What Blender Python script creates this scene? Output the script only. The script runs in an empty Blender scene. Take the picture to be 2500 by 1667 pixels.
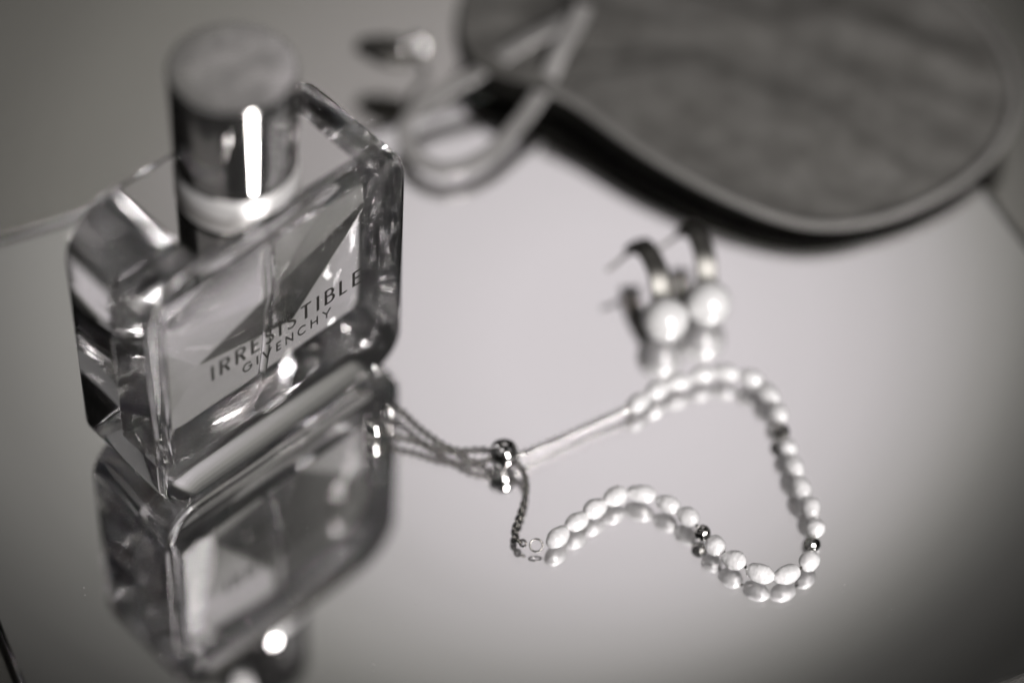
import bpy, bmesh, math, random
from mathutils import Vector, Matrix, noise
random.seed(7)
S = 0.001                                   # every length below is in millimetres
scene = bpy.context.scene
COL = scene.collection
R = math.radians

# ------------------------------------------------------------------ camera
cam = bpy.data.cameras.new('camera')
cam_ob = bpy.data.objects.new('camera', cam); COL.objects.link(cam_ob)
right = Vector((0.99672, 0.06284, 0.05090)); up = Vector((-0.08087, 0.77457, 0.62730)); fwd = Vector((0, 0.62936, -0.77711))
m = Matrix((right, up, -fwd)).transposed().to_4x4()
m.translation = Vector((0, -350.386, 432.641)) * S
cam_ob.matrix_world = m
cam.sensor_width = 36; cam.lens = 90
cam.clip_start = 0.01; cam.clip_end = 50
cam.dof.use_dof = True; cam.dof.focus_distance = 0.5155; cam.dof.aperture_fstop = 3.0
scene.camera = cam_ob

# ------------------------------------------------------------------ render look
scene.render.engine = 'CYCLES'
cy = scene.cycles
cy.use_denoising = True
cy.max_bounces = 28; cy.transmission_bounces = 20; cy.glossy_bounces = 16; cy.diffuse_bounces = 4
cy.transparent_max_bounces = 8
cy.caustics_reflective = True; cy.caustics_refractive = True
cy.blur_glossy = 0.3
cy.sample_clamp_indirect = 40.0; cy.sample_clamp_direct = 0
vs = scene.view_settings
vs.view_transform = 'Standard'; vs.look = 'None'; vs.exposure = 0; vs.gamma = 1

# ------------------------------------------------------------------ dim room, the lamps and added fills
world = bpy.data.worlds.new('World'); scene.world = world; world.use_nodes = True
bg = world.node_tree.nodes['Background']
bg.inputs['Color'].default_value = (1.0, 0.97, 0.90, 1); bg.inputs['Strength'].default_value = 0.004

def lamp(name, pos, aim, sx, sy, radiance, color, shape='RECTANGLE'):
    d = bpy.data.lights.new(name, 'AREA'); d.shape = shape; d.size = sx; d.size_y = sy
    area = sx * sy * (math.pi / 4 if shape == 'ELLIPSE' else 1)
    d.energy = radiance * math.pi * area; d.color = color
    o = bpy.data.objects.new(name, d); COL.objects.link(o)
    o.location = pos
    o.rotation_euler = (Vector(aim) - Vector(pos)).to_track_quat('-Z', 'Y').to_euler()
    return o
def around(az, el, r, c=(0, 0, 0)):          # azimuth from the camera side, positive to the right
    a, e = R(az), R(el)
    return (c[0] + r*math.cos(e)*math.sin(a), c[1] - r*math.cos(e)*math.cos(a), c[2] + r*math.sin(e))
LILAC = (1.0, 0.918, 0.995); WARM = (1.0, 0.97, 0.905); NEUTRAL = (1.0, 0.965, 0.955)
# one big softbox beyond the table: lamps stacked to shape its falloff, brightest in the middle, that the mirror throws to the camera
soft = Vector((0.035, 0.92, 1.12)); far_low = Vector((0, 0.777, -0.63))
for lf, rg, dn, upw, rad, tint in ((.08, .17, .13, .12, .065, LILAC), (.16, .24, .19, .20, .12, LILAC), (.24, .29, .23, .28, .12, LILAC),
                                   (.33, .325, .265, .34, .12, LILAC), (.43, .36, .29, .40, .11, WARM), (.54, .39, .315, .45, .09, WARM),
                                   (.66, .45, .36, .50, .055, WARM), (.90, .66, .52, .62, .024, WARM)):
    p = soft + Vector(((rg-lf)/2, 0, 0)) + far_low*((upw-dn)/2)
    lamp('softbox', p, p - soft, lf+rg, upw+dn, rad, tint, 'ELLIPSE')
lamp('key_lamp', around(34, 34, 1.0), (0, 0, 0.02), 0.14, 0.60, 46.0, NEUTRAL)
lamp('top_fill', (-0.30, -0.30, 1.35), (-0.05, 0, 0), 0.35, 0.35, 2.2, NEUTRAL)  # added overhead fill, no lamp known there; brightens table and purse
lamp('side_fill', around(-44, 45, 1.1), (0, 0, 0), 0.8, 0.45, 0.14, NEUTRAL)  # added fill without a known source, greys the cap's left reflection
lamp('side_fill', around(85, 50, 1.1), (0, 0, 0), 0.6, 0.6, 0.18, NEUTRAL)  # added fill without a known source, greys the cap's right reflection

# ------------------------------------------------------------------ materials
def mat(name, color=(0.5, 0.5, 0.5), rough=0.5, metal=0.0, spec=0.5, **kw):
    M = bpy.data.materials.new(name); M.use_nodes = True
    b = M.node_tree.nodes['Principled BSDF']
    b.inputs['Base Color'].default_value = (*color, 1); b.inputs['Roughness'].default_value = rough
    b.inputs['Metallic'].default_value = metal; b.inputs['Specular IOR Level'].default_value = spec
    for k, v in kw.items():
        b.inputs[k].default_value = v
    return M
def mottle(M, c0, c1, scale):                       # uneven dye of the suede
    nt = M.node_tree; n, l = nt.nodes, nt.links
    tc = n.new('ShaderNodeTexCoord'); tx = n.new('ShaderNodeTexNoise'); cr = n.new('ShaderNodeValToRGB')
    tx.inputs['Scale'].default_value = scale; tx.inputs['Detail'].default_value = 6.0; tx.inputs['Roughness'].default_value = 0.65
    cr.color_ramp.elements[0].position = 0.34; cr.color_ramp.elements[0].color = (*c0, 1)
    cr.color_ramp.elements[1].position = 0.66; cr.color_ramp.elements[1].color = (*c1, 1)
    l.new(tc.outputs['Object'], tx.inputs['Vector']); l.new(tx.outputs['Fac'], cr.inputs['Fac'])
    l.new(cr.outputs['Color'], n['Principled BSDF'].inputs['Base Color'])
def add_bump(M, scale, strength, dist=0.0002, detail=3.0, coords='Object', stretch=None):
    nt = M.node_tree; n, l = nt.nodes, nt.links
    tc = n.new('ShaderNodeTexCoord'); tx = n.new('ShaderNodeTexNoise'); bp = n.new('ShaderNodeBump')
    tx.inputs['Scale'].default_value = scale; tx.inputs['Detail'].default_value = detail
    bp.inputs['Strength'].default_value = strength; bp.inputs['Distance'].default_value = dist
    src = tc.outputs[coords]
    if stretch:
        mp = n.new('ShaderNodeMapping'); mp.inputs['Scale'].default_value = stretch
        l.new(src, mp.inputs['Vector']); src = mp.outputs['Vector']
    l.new(src, tx.inputs['Vector']); l.new(tx.outputs['Fac'], bp.inputs['Height'])
    tgt = next(x for x in n if x.type in ('BSDF_PRINCIPLED', 'BSDF_GLASS'))
    l.new(bp.outputs['Normal'], tgt.inputs['Normal'])
    return tx, bp
def glass(name, ior, color=(1, 1, 1), rough=0.0):
    M = bpy.data.materials.new(name); M.use_nodes = True
    nt = M.node_tree; nt.nodes.clear()
    g = nt.nodes.new('ShaderNodeBsdfGlass'); o = nt.nodes.new('ShaderNodeOutputMaterial')
    g.inputs['IOR'].default_value = ior; g.inputs['Color'].default_value = (*color, 1); g.inputs['Roughness'].default_value = rough
    nt.links.new(g.outputs[0], o.inputs[0])
    return M
def vary(M, lo, hi, scale, socket='Roughness', detail=4.0, stretch=None):
    nt = M.node_tree; n, l = nt.nodes, nt.links
    tc = n.new('ShaderNodeTexCoord'); tx = n.new('ShaderNodeTexNoise'); mr = n.new('ShaderNodeMapRange')
    tx.inputs['Scale'].default_value = scale; tx.inputs['Detail'].default_value = detail
    mr.inputs['From Min'].default_value = 0.3; mr.inputs['From Max'].default_value = 0.7
    mr.inputs['To Min'].default_value = lo; mr.inputs['To Max'].default_value = hi
    src = tc.outputs['Object']
    if stretch:
        mp = n.new('ShaderNodeMapping'); mp.inputs['Scale'].default_value = stretch
        l.new(src, mp.inputs['Vector']); src = mp.outputs['Vector']
    l.new(src, tx.inputs['Vector']); l.new(tx.outputs['Fac'], mr.inputs['Value'])
    l.new(mr.outputs['Result'], n['Principled BSDF'].inputs[socket])

M_glass = glass('clear_glass', 1.5, (0.966, 0.965, 0.965))
M_cavity = glass('glass_to_air', 1/1.5, (0.966, 0.965, 0.965)); add_bump(M_cavity, 120, 0.5, 0.0006, 2.0)
M_liqside = glass('glass_to_liquid', 1.23/1.5, (0.966, 0.965, 0.965)); add_bump(M_liqside, 90, 0.10, 0.0005, 2.0)
M_liqwave = glass('wavy_glass_to_liquid', 1.23/1.5, (0.966, 0.965, 0.965)); add_bump(M_liqwave, 170, 0.6, 0.0012, 2.0, stretch=(1, 1, 0.35))
M_liqtop = glass('liquid_surface', 1.23)
M_tube = glass('clear_plastic', 1.06)
M_pane = glass('mirror_glass', 1.5, (0.992, 0.99, 0.992))
M_silver = mat('silvering', (0.925, 0.925, 0.925), 0.0, 1.0)
M_edge = mat('ground_glass_edge', (0.02, 0.02, 0.018), 0.35)
M_board = mat('backing_board', (0.015, 0.014, 0.012), 0.8); add_bump(M_board, 900, 0.3)
M_table = mat('table_lacquer', (0.60, 0.59, 0.57), 0.1, 1.0); add_bump(M_table, 300, 0.08); vary(M_table, 0.08, 0.13, 30)
M_chrome = mat('chrome', (0.80, 0.79, 0.775), 0.06, 1.0)
M_capmetal = mat('cap_metal', (0.80, 0.79, 0.78), 0.085, 0.98)
M_captop = mat('cap_top_metal', (0.60, 0.59, 0.58), 0.25, 0.95); vary(M_captop, 0.16, 0.42, 180); add_bump(M_captop, 160, 0.25, 0.0003)
M_darkmetal = mat('dark_metal', (0.20, 0.195, 0.18), 0.45, 1.0)
M_capring = mat('satin_metal', (0.85, 0.84, 0.835), 0.38, 0.6)
M_chainshade = mat('chain_metal_shaded', (0.26, 0.25, 0.235), 0.22, 1.0)  # shaded copy of the chain metal, dark reflections put into the colour
M_plate = mat('reflector_metal', (0.62, 0.61, 0.60), 0.05, 1.0)
M_satin = mat('satin_ring_metal', (0.86, 0.85, 0.84), 0.14, 1.0)
M_chainlit = mat('chain_metal_lit', (0.80, 0.79, 0.78), 0.12, 1.0)  # lit copy of the chain metal, key glints put into the colour
M_bead = mat('cut_bead_metal', (0.55, 0.54, 0.52), 0.14, 1.0)
M_pump = mat('pump_metal', (0.42, 0.41, 0.39), 0.15, 1.0)
M_print = mat('black_print', (0.012, 0.011, 0.009), 0.45)
M_pearl = mat('pearl_nacre', (0.86, 0.852, 0.85), 0.34, 0.0, 0.7, **{'Coat Weight': 0.75, 'Coat Roughness': 0.18, 'Coat IOR': 1.9, 'Subsurface Weight': 0.25, 'Subsurface Scale': 0.0015, 'Subsurface Radius': (1.0, 1.0, 1.0)})
add_bump(M_pearl, 380, 0.8, 0.0005, 5.0, stretch=(2.4, 1, 1)); vary(M_pearl, 0.22, 0.46, 420)
M_pearl2 = mat('round_pearl_nacre', (0.86, 0.855, 0.85), 0.26, 0.0, 0.6, **{'Coat Weight': 1.0, 'Coat Roughness': 0.1, 'Coat IOR': 1.9})
M_thread = mat('bead_thread', (0.05, 0.047, 0.04), 0.6)
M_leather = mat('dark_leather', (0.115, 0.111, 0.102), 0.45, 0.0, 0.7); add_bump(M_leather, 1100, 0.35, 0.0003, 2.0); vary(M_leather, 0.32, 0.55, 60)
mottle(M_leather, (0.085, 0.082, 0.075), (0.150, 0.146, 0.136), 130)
M_gusset = mat('shadowed_gusset', (0.007, 0.0066, 0.0055), 0.85, 0.0, 0.1); add_bump(M_gusset, 900, 0.3)  # purse side in shadow, its shade put into the near-black colour
M_piping = mat('grey_piping', (0.20, 0.195, 0.185), 0.38); add_bump(M_piping, 1500, 0.3)
M_strap = mat('pale_strap', (0.40, 0.39, 0.38), 0.33, 0.3); add_bump(M_strap, 1200, 0.3)

# ------------------------------------------------------------------ builders
def mesh_of(name, bm, mats, smooth=None):
    bmesh.ops.recalc_face_normals(bm, faces=bm.faces[:])
    bmesh.ops.scale(bm, vec=(S, S, S), verts=bm.verts[:])
    me = bpy.data.meshes.new(name); bm.to_mesh(me); bm.free()
    for x in (mats if isinstance(mats, (list, tuple)) else [mats]): me.materials.append(x)
    if smooth is not None:
        for p in me.polygons: p.use_smooth = True
        if smooth < 180: me.set_sharp_from_angle(angle=R(smooth))
    return me
def put(name, me, parent=None, loc=None, rot=None):
    o = bpy.data.objects.new(name, me); COL.objects.link(o)
    if parent: o.parent = parent
    if loc is not None: o.location = Vector(loc) * S
    if rot is not None: o.rotation_euler = rot
    return o
def obj(name, bm, mats, parent=None, smooth=None, loc=None, rot=None):
    return put(name, mesh_of(name, bm, mats, smooth), parent, loc, rot)
def thing(name, label, cat, loc=(0, 0, 0), rotz=0.0, group=None):
    o = bpy.data.objects.new(name, None); COL.objects.link(o)
    o.empty_display_size = 0.01
    o.location = Vector(loc) * S; o.rotation_euler = (0, 0, rotz)
    o['label'] = label; o['category'] = cat
    if group: o['group'] = group
    return o
def add_rings(bm, rings, closed_ring=True, cap0=False, cap1=False, mi=0):
    vr = [[bm.verts.new(p) for p in ring] for ring in rings]
    n = len(vr[0])
    for a, b in zip(vr, vr[1:]):
        for i in range(n if closed_ring else n - 1):
            f = bm.faces.new((a[i], a[(i+1) % n], b[(i+1) % n], b[i])); f.material_index = mi
    if cap0: bm.faces.new(vr[0][::-1]).material_index = mi
    if cap1: bm.faces.new(vr[-1]).material_index = mi
    return vr
def lathe(profile, n=64, cap0=True, cap1=True):
    bm = bmesh.new()
    add_rings(bm, [[(r*math.cos(2*math.pi*k/n), r*math.sin(2*math.pi*k/n), z) for k in range(n)] for r, z in profile], True, cap0, cap1)
    return bm
def spline(pts, step, closed=False):
    P = [Vector(p) for p in pts]; n = len(P); out = []
    for i in range(n if closed else n - 1):
        if closed: a, b, c, d = P[i-1], P[i], P[(i+1) % n], P[(i+2) % n]
        else: a, b, c, d = P[max(i-1, 0)], P[i], P[i+1], P[min(i+2, n-1)]
        k = max(2, int((c - b).length / (step * 0.1)))
        for j in range(k):
            t = j / k
            out.append(0.5*((2*b) + (c-a)*t + (2*a-5*b+4*c-d)*t*t + (3*b-a-3*c+d)*t**3))
    out.append(P[0].copy() if closed else P[-1].copy())
    res = [out[0]]; acc = 0.0                      # even spacing
    L = sum((q-p).length for p, q in zip(out, out[1:])); cnt = max(2, round(L/step)); st = L/cnt
    for p, q in zip(out, out[1:]):
        d = (q-p).length
        while acc + d >= st - 1e-9 and d > 0:
            t = (st-acc)/d; p = p.lerp(q, min(1, t)); res.append(p.copy()); d = (q-p).length; acc = 0.0
        acc += d
    if closed and len(res) > 2 and (res[-1]-res[0]).length < st*0.5: res.pop()
    return res
def frames(path, closed=False, upv=Vector((0, 0, 1))):
    n = len(path); fr = []
    for i in range(n):
        a = path[i-1] if (closed or i > 0) else path[i]
        b = path[(i+1) % n] if (closed or i < n-1) else path[i]
        t = (b-a).normalized(); s = t.cross(upv)
        if s.length < 1e-4: s = t.cross(Vector((1, 0, 0)))
        s.normalize(); fr.append((t, s, s.cross(t)))
    return fr
def sweep(bm, path, section, closed=False, upv=Vector((0, 0, 1))):
    rings = [[p + s*x + u*z for x, z in (section(i) if callable(section) else section)] for i, (p, (t, s, u)) in enumerate(zip(path, frames(path, closed, upv)))]
    if closed: rings.append(rings[0])
    if closed:
        vr = [[bm.verts.new(q) for q in r] for r in rings[:-1]]; n = len(vr[0])
        for a, b in zip(vr, vr[1:] + vr[:1]):
            for i in range(n): bm.faces.new((a[i], a[(i+1) % n], b[(i+1) % n], b[i]))
    else:
        add_rings(bm, rings, True, True, True)
def circle(r, n=10, r2=None):
    return [(r*math.cos(2*math.pi*k/n), (r2 or r)*math.sin(2*math.pi*k/n)) for k in range(n)]
def rrect(w, h, r, n=10):                        # half sizes, corner radius; counter-clockwise
    out = []
    for cx, cz, a0 in ((w-r, h-r, 0), (-w+r, h-r, 90), (-w+r, -h+r, 180), (w-r, -h+r, 270)):
        for k in range(n+1):
            a = R(a0 + 90*k/n); out.append((cx + r*math.cos(a), cz + r*math.sin(a)))
    return out

# ------------------------------------------------------------------ the table
bm = bmesh.new()
bmesh.ops.create_grid(bm, x_segments=2, y_segments=2, size=900)
o = obj('table_top', bm, M_table, loc=(0, 0, -7.5)); o['kind'] = 'structure'

# ------------------------------------------------------------------ the mirror
mirror = thing('mirror', 'frameless rectangular glass mirror lying flat under the perfume bottle and jewellery', 'mirror', (9.21, -20.45, 0), 0.4949)
hx, hy, bev = 122.42, 93.32, 0.7
bm = bmesh.new()
loop = lambda i, z: [(hx-i, hy-i, z), (-hx+i, hy-i, z), (-hx+i, -hy+i, z), (hx-i, -hy+i, z)]
vr = [[bm.verts.new(p) for p in loop(i, z)] for i, z in ((0, -2.0), (0, -0.7), (bev, 0.0))]
for k in range(4):
    bm.faces.new((vr[0][k], vr[0][(k+1) % 4], vr[1][(k+1) % 4], vr[1][k])).material_index = 2
    bm.faces.new((vr[1][k], vr[1][(k+1) % 4], vr[2][(k+1) % 4], vr[2][k])).material_index = 0
bm.faces.new(vr[2]).material_index = 0
bm.faces.new(vr[0][::-1]).material_index = 1
obj('glass_pane', bm, [M_pane, M_silver, M_edge], mirror)
bm = bmesh.new()
bmesh.ops.create_cube(bm, size=1)
bmesh.ops.scale(bm, vec=(2*hx-1, 2*hy-1, 5.35), verts=bm.verts[:])
obj('backing_board', bm, M_board, mirror, loc=(0, 0, -4.75))

# ------------------------------------------------------------------ the perfume bottle
W2, H, RC, RB, YD, YB, FIL = 32.5, 70.06, 12.5, 9.5, 12.0, 14.2, 1.5
bottle = thing('perfume_bottle', 'clear glass perfume bottle with silver cap standing upright on the mirror', 'perfume bottle', (-54.25, -22.16, 0.02), 0.8208)
rings = []
NF = 5
def outline(inset, y):
    hi = rrect(W2-inset, H/2-inset, RC-inset, 12); lo = rrect(W2-inset, H/2-inset, RB-inset, 12)
    return [(x, y, z + H/2) for x, z in hi[:26] + lo[26:]]
for k in range(NF+1):
    a = R(90*k/NF); rings.append(outline(FIL*(1-math.sin(a)), -YD + FIL*(1-math.cos(a))))
back = [[(x, YB - (y + YD), z) for x, y, z in r_] for r_ in rings[::-1]]
bm = bmesh.new()
add_rings(bm, rings + back, True, True, True)
body = obj('glass_body', bm, M_glass, bottle, 40)

CW, CR, YF, Z0, Z1 = 28.5, 31.0, 10.4, 14.0, 63.5
PLEAT = ((2.0, -7, 2.0), (2.0, -9, 2.0), (2.0, 2.0), (2.0, 2.0, 2.0))
def cavity():
    b = bmesh.new(); V = lambda x, y, z: b.verts.new((x, y, z))
    fr_ = [V(-CW, -YF, Z0), V(CR, -YF, Z0), V(CR, -YF, Z1), V(-CW, -YF, Z1)]
    # the pleated back wall
    PA, PM_, PQ, PC = PLEAT
    a0, a1, a2 = (V(x, y, Z1) for x, y in zip((-CW, -3, CR), PA))
    m0, m1, m2 = (V(x, y, z) for x, y, z in zip((-CW, -4, CR), PM_, (46, 46, 47)))
    q0, q1 = (V(x, y, z) for x, y, z in zip((-16, 8), PQ, (29, 24)))
    c0, c1, c2 = (V(x, y, Z0) for x, y in zip((-CW, -5, CR), PC))
    F = b.faces.new
    for t in ((a0, a1, m0), (a1, m1, m0), (a1, a2, m1), (a2, m2, m1), (m0, m1, q0), (m1, m2, q1), (m1, q1, q0), (m0, q0, c0), (q0, c1, c0), (q0, q1, c1), (q1, c2, c1), (q1, m2, c2)): F(t)
    F(fr_)
    F((fr_[3], fr_[2], a2, a1, a0)); F((fr_[1], fr_[0], c0, c1, c2))
    F((fr_[0], fr_[3], a0, m0, c0)); F((fr_[2], fr_[1], c2, m2, a2))
    bmesh.ops.recalc_face_normals(b, faces=b.faces[:])
    bmesh.ops.triangulate(b, faces=[f for f in b.faces if len(f.verts) > 4])
    bmesh.ops.bevel(b, geom=b.edges[:], offset=0.5, segments=2, affect='EDGES', profile=0.6)
    return b
LEVEL = 62.6
b = cavity()
g = b.verts[:] + b.edges[:] + b.faces[:]
bmesh.ops.bisect_plane(b, geom=g, plane_co=(0, 0, LEVEL), plane_no=(0, 0, 1), clear_outer=True)
edges = [e for e in b.edges if e.is_boundary]
res = bmesh.ops.contextual_create(b, geom=edges)
for f in b.faces:
    if abs(f.normal.x) > 0.75: f.material_index = 2
for f in res['faces']: f.material_index = 1
obj('perfume_liquid', b, [M_liqside, M_liqtop, M_liqwave], bottle, 30)
b = cavity()
g = b.verts[:] + b.edges[:] + b.faces[:]
bmesh.ops.bisect_plane(b, geom=g, plane_co=(0, 0, LEVEL), plane_no=(0, 0, 1), clear_inner=True)
me = bpy.data.meshes.new('inner_wall')
for f in b.faces:                                   # the open shell must face outwards
    c = f.calc_center_median()
    if f.normal.dot(Vector((c.x*0.3, c.y, (c.z-Z0)*0.3 if c.z > Z1-1 else 0))) < 0: f.normal_flip()
bmesh.ops.scale(b, vec=(S, S, S), verts=b.verts[:]); b.to_mesh(me); b.free()
me.materials.append(M_cavity)
for p in me.polygons: p.use_smooth = True
me.set_sharp_from_angle(angle=R(30))
put('inner_wall', me, bottle)
# pump: dip tube, added reflector plate, cap and its ring
bm = bmesh.new()
sweep(bm, spline([(0, -4, 61.5), (-0.3, -4.2, 45), (-2.0, -5.6, 30), (-5.2, -6.8, 15.2)], 3), circle(1.05, 14))
obj('dip_tube', bm, M_tube, bottle, 60)
bm = bmesh.new()
pl = rrect(19.4, 11.4, 0.6, 4)
add_rings(bm, [[(x, y + 1.1, z) for x, y in pl] for z in (70.085, 70.28)], True, True, True)
obj('reflector_plate', bm, M_plate, bottle)  # added reflector, stands in for the grey reflection of the glass top
cap = obj('cap', lathe([(11.4, 74.6), (11.75, 75.2), (11.9, 76.0), (12.0, 78), (12.0, 98.6), (11.93, 98.9), (11.7, 99.1)], 96, False, False), M_capmetal, bottle, 30, (0, 0.8, 0))
obj('cap_top', lathe([(11.7, 99.1), (11.3, 99.16), (7, 99.22), (3, 99.25), (0.4, 99.25)], 96, False, True), M_captop, cap, 60)
obj('cap_ring', lathe([(11.6, 70.33), (11.95, 70.5), (12.1, 71.0), (12.1, 73.4), (11.9, 74.0), (11.2, 74.5)], 96, True, True), M_capring, cap, 50)

# the print on the front: two words drawn stroke by stroke
def stroke(bm, pts, wd, sc, ox, oz, y0, depth):
    P = [Vector((p[0], p[1])) for p in pts]; n = len(P)
    wds = wd if isinstance(wd, (list, tuple)) else [wd]*n
    Ls, Rs = [], []
    for i in range(n):
        t = ((P[min(i+1, n-1)] - P[max(i-1, 0)])).normalized(); q = Vector((-t.y, t.x)) * wds[i]/2
        Ls.append(P[i]+q); Rs.append(P[i]-q)
    def v(q, y): return bm.verts.new((ox + q.x*sc, y, oz + q.y*sc))
    f = [[v(q, y0) for q in s] for s in (Ls, Rs)]; k = [[v(q, y0+depth) for q in s] for s in (Ls, Rs)]
    for i in range(n-1):
        bm.faces.new((f[0][i], f[0][i+1], f[1][i+1], f[1][i])); bm.faces.new((k[0][i], k[1][i], k[1][i+1], k[0][i+1]))
        bm.faces.new((f[0][i], k[0][i], k[0][i+1], f[0][i+1])); bm.faces.new((f[1][i], f[1][i+1], k[1][i+1], k[1][i]))
    for i in (0, n-1): bm.faces.new((f[0][i], f[1][i], k[1][i], k[0][i]))
def arc(cx, cz, rx, rz, a0, a1, n=14):
    return [(cx + rx*math.cos(R(a0+(a1-a0)*k/n)), cz + rz*math.sin(R(a0+(a1-a0)*k/n))) for k in range(n+1)]
def swell(n, lo, hi): return [lo + (hi-lo)*math.sin(math.pi*k/(n-1)) for k in range(n)]
def glyphs(T, t):                                   # T thick stem, t thin stroke, in cap heights
    h = T/2
    G = {}
    G['I'] = (T, [([(h, 0), (h, 1)], T)])
    bowl = [(h, .965)] + arc(.30, .735, .235, .23, 90, -90) + [(h, .505)]
    G['R'] = (.58, [([(h, 0), (h, 1)], T), (bowl, [t]*3 + swell(len(bowl)-6, t, T) + [t]*3), ([(.26, .50), (.36, .36), (.53, 0)], [t*1.1, T, T])])
    b1 = [(h, .965)] + arc(.29, .745, .21, .22, 90, -90) + [(h, .525)]
    b2 = [(h, .525)] + arc(.30, .28, .245, .245, 90, -90) + [(h, .035)]
    G['B'] = (.56, [([(h, 0), (h, 1)], T), (b1, [t]*3 + swell(len(b1)-6, t, T) + [t]*3), (b2, [t]*3 + swell(len(b2)-6, t, T) + [t]*3)])
    G['E'] = (.48, [([(h, 0), (h, 1)], T), ([(h, .96), (.48, .96)], t), ([(h, .52), (.43, .52)], t), ([(h, .04), (.49, .04)], t)])
    G['L'] = (.47, [([(h, 0), (h, 1)], T), ([(h, .04), (.47, .04)], t)])
    G['T'] = (.62, [([(.31, 0), (.31, .96)], T), ([(0, .96), (.62, .96)], t)])
    s = arc(.27, .745, .20, .225, 35, 250, 16) + [(.27, .51)] + arc(.26, .255, .225, .225, 60, -150, 16)
    G['S'] = (.50, [(s, [t + (T-t)*max(0, 1-abs(k/(len(s)-1)-.5)/.28) for k in range(len(s))])])
    g_ = arc(.47, .5, .43, .47, 42, 330, 26)
    G['G'] = (.92, [(g_, t), ([(.86, .28), (.86, .50)], t), ([(.90, .475), (.56, .475)], t)])
    G['C'] = (.84, [(arc(.47, .5, .43, .47, 44, 316, 26), t)])
    G['V'] = (.90, [([(.03, 1), (.45, 0)], t*1.2), ([(.45, 0), (.87, 1)], t)])
    G['N'] = (.80, [([(h, 0), (h, 1)], t), ([(.05, .97), (.75, .03)], t*1.2), ([(.80-h, 0), (.80-h, 1)], t)])
    G['H'] = (.78, [([(h, 0), (h, 1)], t), ([(.78-h, 0), (.78-h, 1)], t), ([(h, .51), (.78-h, .51)], t)])
    G['Y'] = (.86, [([(.43, 0), (.43, .48)], t), ([(.03, 1), (.43, .46)], t), ([(.83, 1), (.43, .46)], t)])
    return G
def word(text, G, cap_h, x0, x1, z0):
    bm = bmesh.new()
    tot = sum(G[c][0] for c in text)*cap_h; gap = (x1-x0-tot)/(len(text)-1); x = x0; q = 0
    for c in text:
        for pts, wd in G[c][1]:
            q += 1
            stroke(bm, pts, wd, cap_h, x, z0, -YD-0.10-0.0007*(q % 9), 0.07)
        x += G[c][0]*cap_h + gap
    return obj('lettering', bm, M_print, bottle)
word('IRRESISTIBLE', glyphs(.15, .09), 4.35, -18.6, 20.1, 34.4)
word('GIVENCHY', glyphs(.15, .135), 2.55, -10.8, 12.2, 30.2)

# ------------------------------------------------------------------ the pearl bracelet
bracelet = thing('pearl_bracelet', 'freshwater pearl bracelet with silver slider clasp curled on the mirror beside the bottle', 'bracelet', (30, -30, 0))
off = Vector((-30, -30, 0)) * -1
OX = Vector((30, -30, 0))
def rel(p): return Vector(p) - OX
pearls = [(12.6,-51.8),(16.3,-47.7),(19.9,-44.0),(23.9,-40.6),(29.4,-39.4),(34.9,-41.5),(39.2,-44.3),None,(44.8,-50.8),(48.7,-54.0),(54.0,-56.8),(59.4,-56.5),(64.1,-52.7),None,(65.4,-44.4),(64.5,-39.5),(62.5,-34.5),(61.1,-29.2),(59.7,-24.2),None,(57.9,-15.4),(55.8,-10.5),(52.1,-6.7),(46.6,-5.4),(41.5,-6.6),(36.3,-9.1),(31.7,-11.9),(28.0,-15.6)]
beads = {7: (42.1,-47.7), 13: (64.7,-48.3), 19: (58.5,-20.0)}
cents = [Vector((*(p or beads[i]), 2.1)) for i, p in enumerate(pearls)]
def pearl_mesh(seed, rx, r):
    b = bmesh.new(); bmesh.ops.create_uvsphere(b, u_segments=28, v_segments=18, radius=1)
    for v in b.verts:
        n_ = noise.noise(v.co*1.3 + Vector((seed*7.1, 0, 0)))*0.08 + noise.noise(v.co*3.1 + Vector((0, seed*3.3, 0)))*0.03 + 0.012*math.sin(v.co.z*11 + seed)
        taper = 1 + 0.05*v.co.z*(1 if seed % 2 else -1)
        v.co = Vector((v.co.z*rx*(1+n_), v.co.x*r*(1+n_)*taper, v.co.y*r*(1+n_)*taper))
    return mesh_of('pearl', b, M_pearl, 180)
PM = [pearl_mesh(k, 3.05, 2.0) for k in range(6)]
b = bmesh.new(); bmesh.ops.create_uvsphere(b, u_segments=28, v_segments=18, radius=1.75)
for v in b.verts:                                   # diamond-cut bead: shallow facets
    a = math.atan2(v.co.y, v.co.x); v.co *= 1 - 0.05*abs(math.sin(a*5 + v.co.z*1.2))
bead_me = mesh_of('metal_bead', b, M_bead, 25)
N = len(cents)
for i, c in enumerate(cents):
    t = (cents[min(i+1, N-1)] - cents[max(i-1, 0)])
    yaw = math.atan2(t.y, t.x)
    if pearls[i] is None:
        put('metal_bead', bead_me, bracelet, rel((c.x, c.y, 1.8)), (R(90), 0, yaw + R(90)))
    else:
        o = put('pearl', PM[i % 6], bracelet, rel(c), (random.uniform(0, 6.28), random.uniform(-.12, .12), yaw + random.uniform(-.16, .16)))
        near = min((cents[j]-c).length for j in (i-1, i+1) if 0 <= j < N)
        k = random.uniform(0.93, 1.03)
        o.scale = (min(1.05, near/5.45)*k, random.uniform(0.95, 1.06), random.uniform(0.95, 1.06))
b = bmesh.new(); sweep(b, spline([rel(c) for c in cents], 1.5), circle(0.32, 8))
obj('thread', b, M_thread, bracelet, 60)

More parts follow.
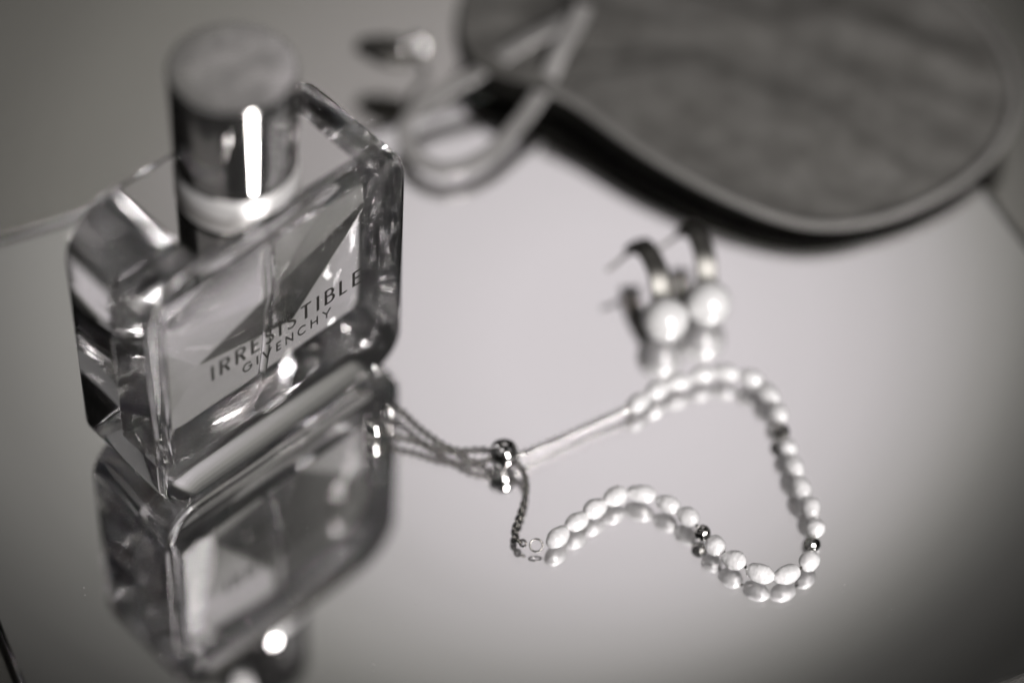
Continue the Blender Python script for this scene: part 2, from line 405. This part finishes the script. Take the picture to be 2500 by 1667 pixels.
chain_bm = bmesh.new()
def chain(pts, pitch=0.95, maj=0.66, minr=0.25):
    path = spline([rel(p) for p in pts], pitch); fr = frames(path)
    for i, (p, (t, s, u)) in enumerate(zip(path, fr)):
        ang = R(45) + (R(90) if i % 2 else 0)
        e1 = t; e2 = (s*math.cos(ang) + u*math.sin(ang)); e3 = e1.cross(e2)
        vs_ = []
        for a in range(10):
            A = 2*math.pi*a/10; c = p + e1*(maj*1.15*math.cos(A)) + e2*(maj*math.sin(A)); rd = (e1*math.cos(A) + e2*math.sin(A))
            vs_.append([chain_bm.verts.new(c + rd*(minr*math.cos(2*math.pi*k/6)) + e3*(minr*math.sin(2*math.pi*k/6))) for k in range(6)])
        for a in range(10):
            x, y = vs_[a], vs_[(a+1) % 10]
            for k in range(6): chain_bm.faces.new((x[k], x[(k+1) % 6], y[(k+1) % 6], y[k]))
chain([(2.6,-32.2,2.6), (4.5,-31.0,1.6), (10,-27.3,1.2), (17,-22.6,1.1), (24.2,-17.8,1.4), (26.0,-16.8,1.8)])
o = obj('chain', chain_bm, M_chainlit, bracelet, 180); o['kind'] = 'stuff'
chain_bm = bmesh.new()
chain([(2.4,-33.6,2.2), (4.3,-35.2,1.4), (5.4,-38.6,0.9), (5.2,-42.6,0.8), (4.2,-47.5,0.8), (3.6,-50.6,0.8), (4.4,-52.6,0.9), (6.4,-53.6,1.0)])
chain([(-2.4,-31.9,2.6), (-5,-31.2,1.7), (-8.4,-31.4,1.1), (-11.7,-30.7,0.9), (-17.6,-26.5,0.9), (-22.2,-22.2,1.2), (-23.2,-21.6,1.4)])
chain([(-2.4,-33.4,2.0), (-4.6,-34.0,1.1), (-7.6,-33.2,0.9), (-10.4,-31.6,1.0), (-13.8,-31.2,0.9), (-18.5,-29.8,0.9), (-23.0,-28.9,1.2), (-25.4,-28.4,1.8)])
o = obj('chain', chain_bm, M_chainshade, bracelet, 180); o['kind'] = 'stuff'
def torus_bm(Rm, rm, n=28, k=10, squash=1.0):
    b = bmesh.new(); path = [Vector((Rm*math.cos(2*math.pi*i/n), Rm*squash*math.sin(2*math.pi*i/n), 0)) for i in range(n)]
    sweep(b, path, circle(rm, k), True); return b
ring_me = mesh_of('jump_ring', torus_bm(1.3, 0.2), M_chainshade, 180)
put('jump_ring', ring_me, bracelet, rel((8.3, -53.7, 1.2)), (R(38), R(8), 0))
put('jump_ring', ring_me, bracelet, rel((26.3, -16.6, 1.6)), (R(60), R(20), 0))
obj('slider_bead', lathe([(0.8, -2.7), (1.5, -2.72), (1.9, -2.55), (2.6, -1.9), (3.0, -1.0), (3.15, 0), (3.0, 1.0), (2.6, 1.9), (1.9, 2.55), (1.5, 2.72), (0.8, 2.7)], 40), M_satin, bracelet, 60, rel((0.2, -32.7, 3.2)), (0, R(90), R(6)))
b = bmesh.new(); bmesh.ops.create_uvsphere(b, u_segments=28, v_segments=18, radius=1.0)
end_me = mesh_of('end_bead', b, M_chrome, 180)
for p, r_ in (((-27.4, -28.0, 2.2), 2.15), ((-24.6, -23.0, 1.9), 1.5)):
    o = put('end_bead', end_me, bracelet, rel(p)); o.scale = (r_, r_, r_)

# ------------------------------------------------------------------ the two earrings
b = bmesh.new(); bmesh.ops.create_uvsphere(b, u_segments=40, v_segments=24, radius=5.1)
epearl_me = mesh_of('pearl', b, M_pearl2, 180)
b = bmesh.new()
sweep(b, spline([(-0.6,4.2,-1.2), (-1.3,6.0,2.6), (-2.4,9.0,5.4), (-4.3,13.2,6.0), (-6.2,17.0,4.6), (-7.2,18.8,2.2), (-7.2,18.4,-0.6)], 0.8), rrect(2.3, 0.85, 0.45, 3))
hoop_me = mesh_of('hoop', b, M_darkmetal, 50)
b = bmesh.new()
sweep(b, spline([(-7.0,18.2,2.0), (-9.5,16.0,1.6), (-11.5,13.9,0.9), (-14.0,12.0,0.0)], 1.0), circle(0.45, 10))
post_me = mesh_of('post', b, M_darkmetal, 60)
for (x, y, rz, lab) in ((32.8, 5.3, 0.0, 'pearl earring with silver hook lying nearest the bracelet, left one of the two'), (42.0, 11.0, R(-6), 'pearl earring with silver hook lying nearest the leather purse, right one of the two')):
    e = thing('pearl_earring', lab, 'earring', (x, y, 5.12), rz, 'pair of pearl earrings on the mirror')
    put('pearl', epearl_me, e); put('hoop', hoop_me, e); put('post', post_me, e)

# ------------------------------------------------------------------ the leather purse
purse = thing('leather_purse', 'round dark leather purse with pale piped rim and metal ring on the mirror', 'purse', (48, 92, 0))
PO = Vector((48, 92, 0))
rim = [(3.6,68.8),(12.9,63.2),(21.1,56.2),(29.8,50.3),(38.3,45.5),(46.7,41.5),(55.1,38.6),(61.8,36.9),(69.0,37.2),(77.5,40.2),(86.0,44.1),(94.5,50.0),(101.6,56.4),(106.4,62.0),(110.2,68.6),(113.6,77.7),(114.7,85.9),(113.5,95.6),(110.5,104.4),(106.1,112.4),(103.9,116.5),(95,124),(83,134),(66,141),(44,142),(22,138),(2,129),(-13,115),(-19.6,98),(-19.6,86),(-16.8,76.5),(-12.5,71.6),(-5,69.5)]
path = spline([Vector((*p, 0)) - PO for p in rim], 2.0, True)
for _ in range(14): path = [(path[i-1] + path[i]*2 + path[(i+1) % len(path)])/4 for i in range(len(path))]   # soft outline
NP = len(path)
def h_at(p): x = p.x + 48; return max(3.0, min(9.2, 9.2 - (x - 8)*0.0886))
def fold(p):
    q = Vector((p.x, p.y, 0)); d = Vector((0.90, -0.44, 0)); w = Vector((0.44, 0.90, 0))
    a, c = q.dot(d), q.dot(w)
    v = noise.noise(Vector((a*0.018, c*0.10, 3.0))) * 2.4 + noise.noise(Vector((a*0.05, c*0.22, 9.0)))*1.3
    k = (Vector((p.x + 48, p.y + 92, 0)) - Vector((9.0, 90.0, 0)))
    r_ = k.length; ang = math.atan2(k.y, k.x)
    return v + 1.5*math.exp(-r_/34.0)*math.sin(ang*9.0 + 1.3*noise.noise(Vector((r_*0.05, ang*2, 4.0))))*min(1.0, r_/10.0)
cen = Vector((8, 2, 0))
rings = []
def at(s, p, z, wr=0.0):
    q = cen + (p-cen)*s
    return (q.x, q.y, z + wr*fold(q))
for s, zf in ((0.5, 0.15), (0.93, 0.15), (0.985, 0.22), (1.0, 0.5), (0.995, 0.85)):
    rings.append([at(s, p, (0.05 if zf < .2 else h_at(p)*zf)) for p in path])
nb = len(rings)
for s in (0.985, 0.96, 0.92, 0.86, 0.78, 0.68, 0.57, 0.46, 0.35, 0.24, 0.13, 0.05):
    amp = min(1.0, (1-s)*6)
    rings.append([at(s, p, h_at(p)*s + 6.0*(1-s) + 2.4*(1-s*s)**0.8 - 0.3, amp) for p in path])
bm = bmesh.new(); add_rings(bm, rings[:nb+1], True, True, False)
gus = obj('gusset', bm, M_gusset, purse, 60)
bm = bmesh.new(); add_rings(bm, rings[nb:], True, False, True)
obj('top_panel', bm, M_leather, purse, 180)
pp = spline([Vector((p.x, p.y, h_at(p)+0.1)) for p in path if not (p.x + 48 < 3.0 and p.y + 92 < 112)], 0.25)
bm = bmesh.new()
def rope(i):
    return [((1.05+0.24*math.sin(2*math.pi*k/12*2 + i*1.2))*math.cos(2*math.pi*k/12), (1.05+0.24*math.sin(2*math.pi*k/12*2 + i*1.2))*math.sin(2*math.pi*k/12)) for k in range(12)]
sweep(bm, pp, rope)
obj('piping', bm, M_piping, purse, 180)
bm = bmesh.new()
sweep(bm, spline([Vector(p)-PO for p in ((10.5,89.5,14.6), (9.0,88.2,14.2), (3.5,84.6,12.6), (-2.3,81.5,10.7), (-14.3,72.2,7.2), (-23.8,65.2,4.9), (-28.6,57.6,3.6), (-25.4,49.6,3.0), (-18.0,46.4,2.8), (-9.4,51.4,3.0), (-2.1,62.0,4.2), (2.8,70.4,8.0), (6.0,78.1,12.6), (9.0,85.0,14.9), (10.4,90.0,15.8))], 0.8), rrect(2.0, 0.55, 0.35, 3))
obj('wrist_strap', bm, M_strap, purse, 50)
obj('rivet', lathe([(2.4, -1.0), (2.5, 0.2), (2.1, 1.2), (1.1, 1.8), (0.2, 1.95)], 28), M_gusset, purse, 50, Vector((9.6, 91.2, 14.4)) - PO)
b = bmesh.new()
sweep(b, spline([(-28.6,80.6,2.4), (-31.3,82.0,2.4), (-35.8,83.2,2.5), (-40.0,84.2,2.3), (-42.0,84.8,2.0)], 0.7), lambda i: [(x*(0.5+0.5*math.sin(math.pi*min(1, (i+1)/20))), z*(0.6+0.4*math.sin(math.pi*min(1, (i+1)/20)))) for x, z in circle(4.8, 14, 2.1)])
for v in b.verts: v.co -= PO
hook = obj('clasp', b, M_darkmetal, purse, 180)
obj('clasp_ring', torus_bm(2.6, 0.7, 28, 10), M_satin, hook, 180, Vector((-28.6, 83.6, 3.6)) - PO, (R(50), 0, R(30)))
b = bmesh.new()
sweep(b, spline([Vector(p)-PO for p in ((-28.4,82.0,2.6), (-25.9,79.4,2.0), (-25.4,76.0,1.6), (-27.4,71.6,1.6), (-29.0,66.0,2.0), (-27.2,61.0,2.6))], 0.8), circle(0.9, 10))
obj('clasp_cord', b, M_piping, hook, 180)

# ------------------------------------------------------------------ a little dust on the mirror
bm = bmesh.new(); rnd = random.Random(3)
for k in range(70):
    a, c = rnd.uniform(-110, 110), rnd.uniform(-85, 60); r_ = rnd.uniform(0.04, 0.11)
    bmesh.ops.create_icosphere(bm, subdivisions=1, radius=r_, matrix=Matrix.Translation((a*0.88-c*0.475+9.2, a*0.475+c*0.88-20.4, r_)))
o = obj('dust', bm, mat('dust_speck', (0.55, 0.54, 0.52), 0.9)); o['kind'] = 'stuff'; o['label'] = 'fine pale dust specks scattered over the mirror glass'
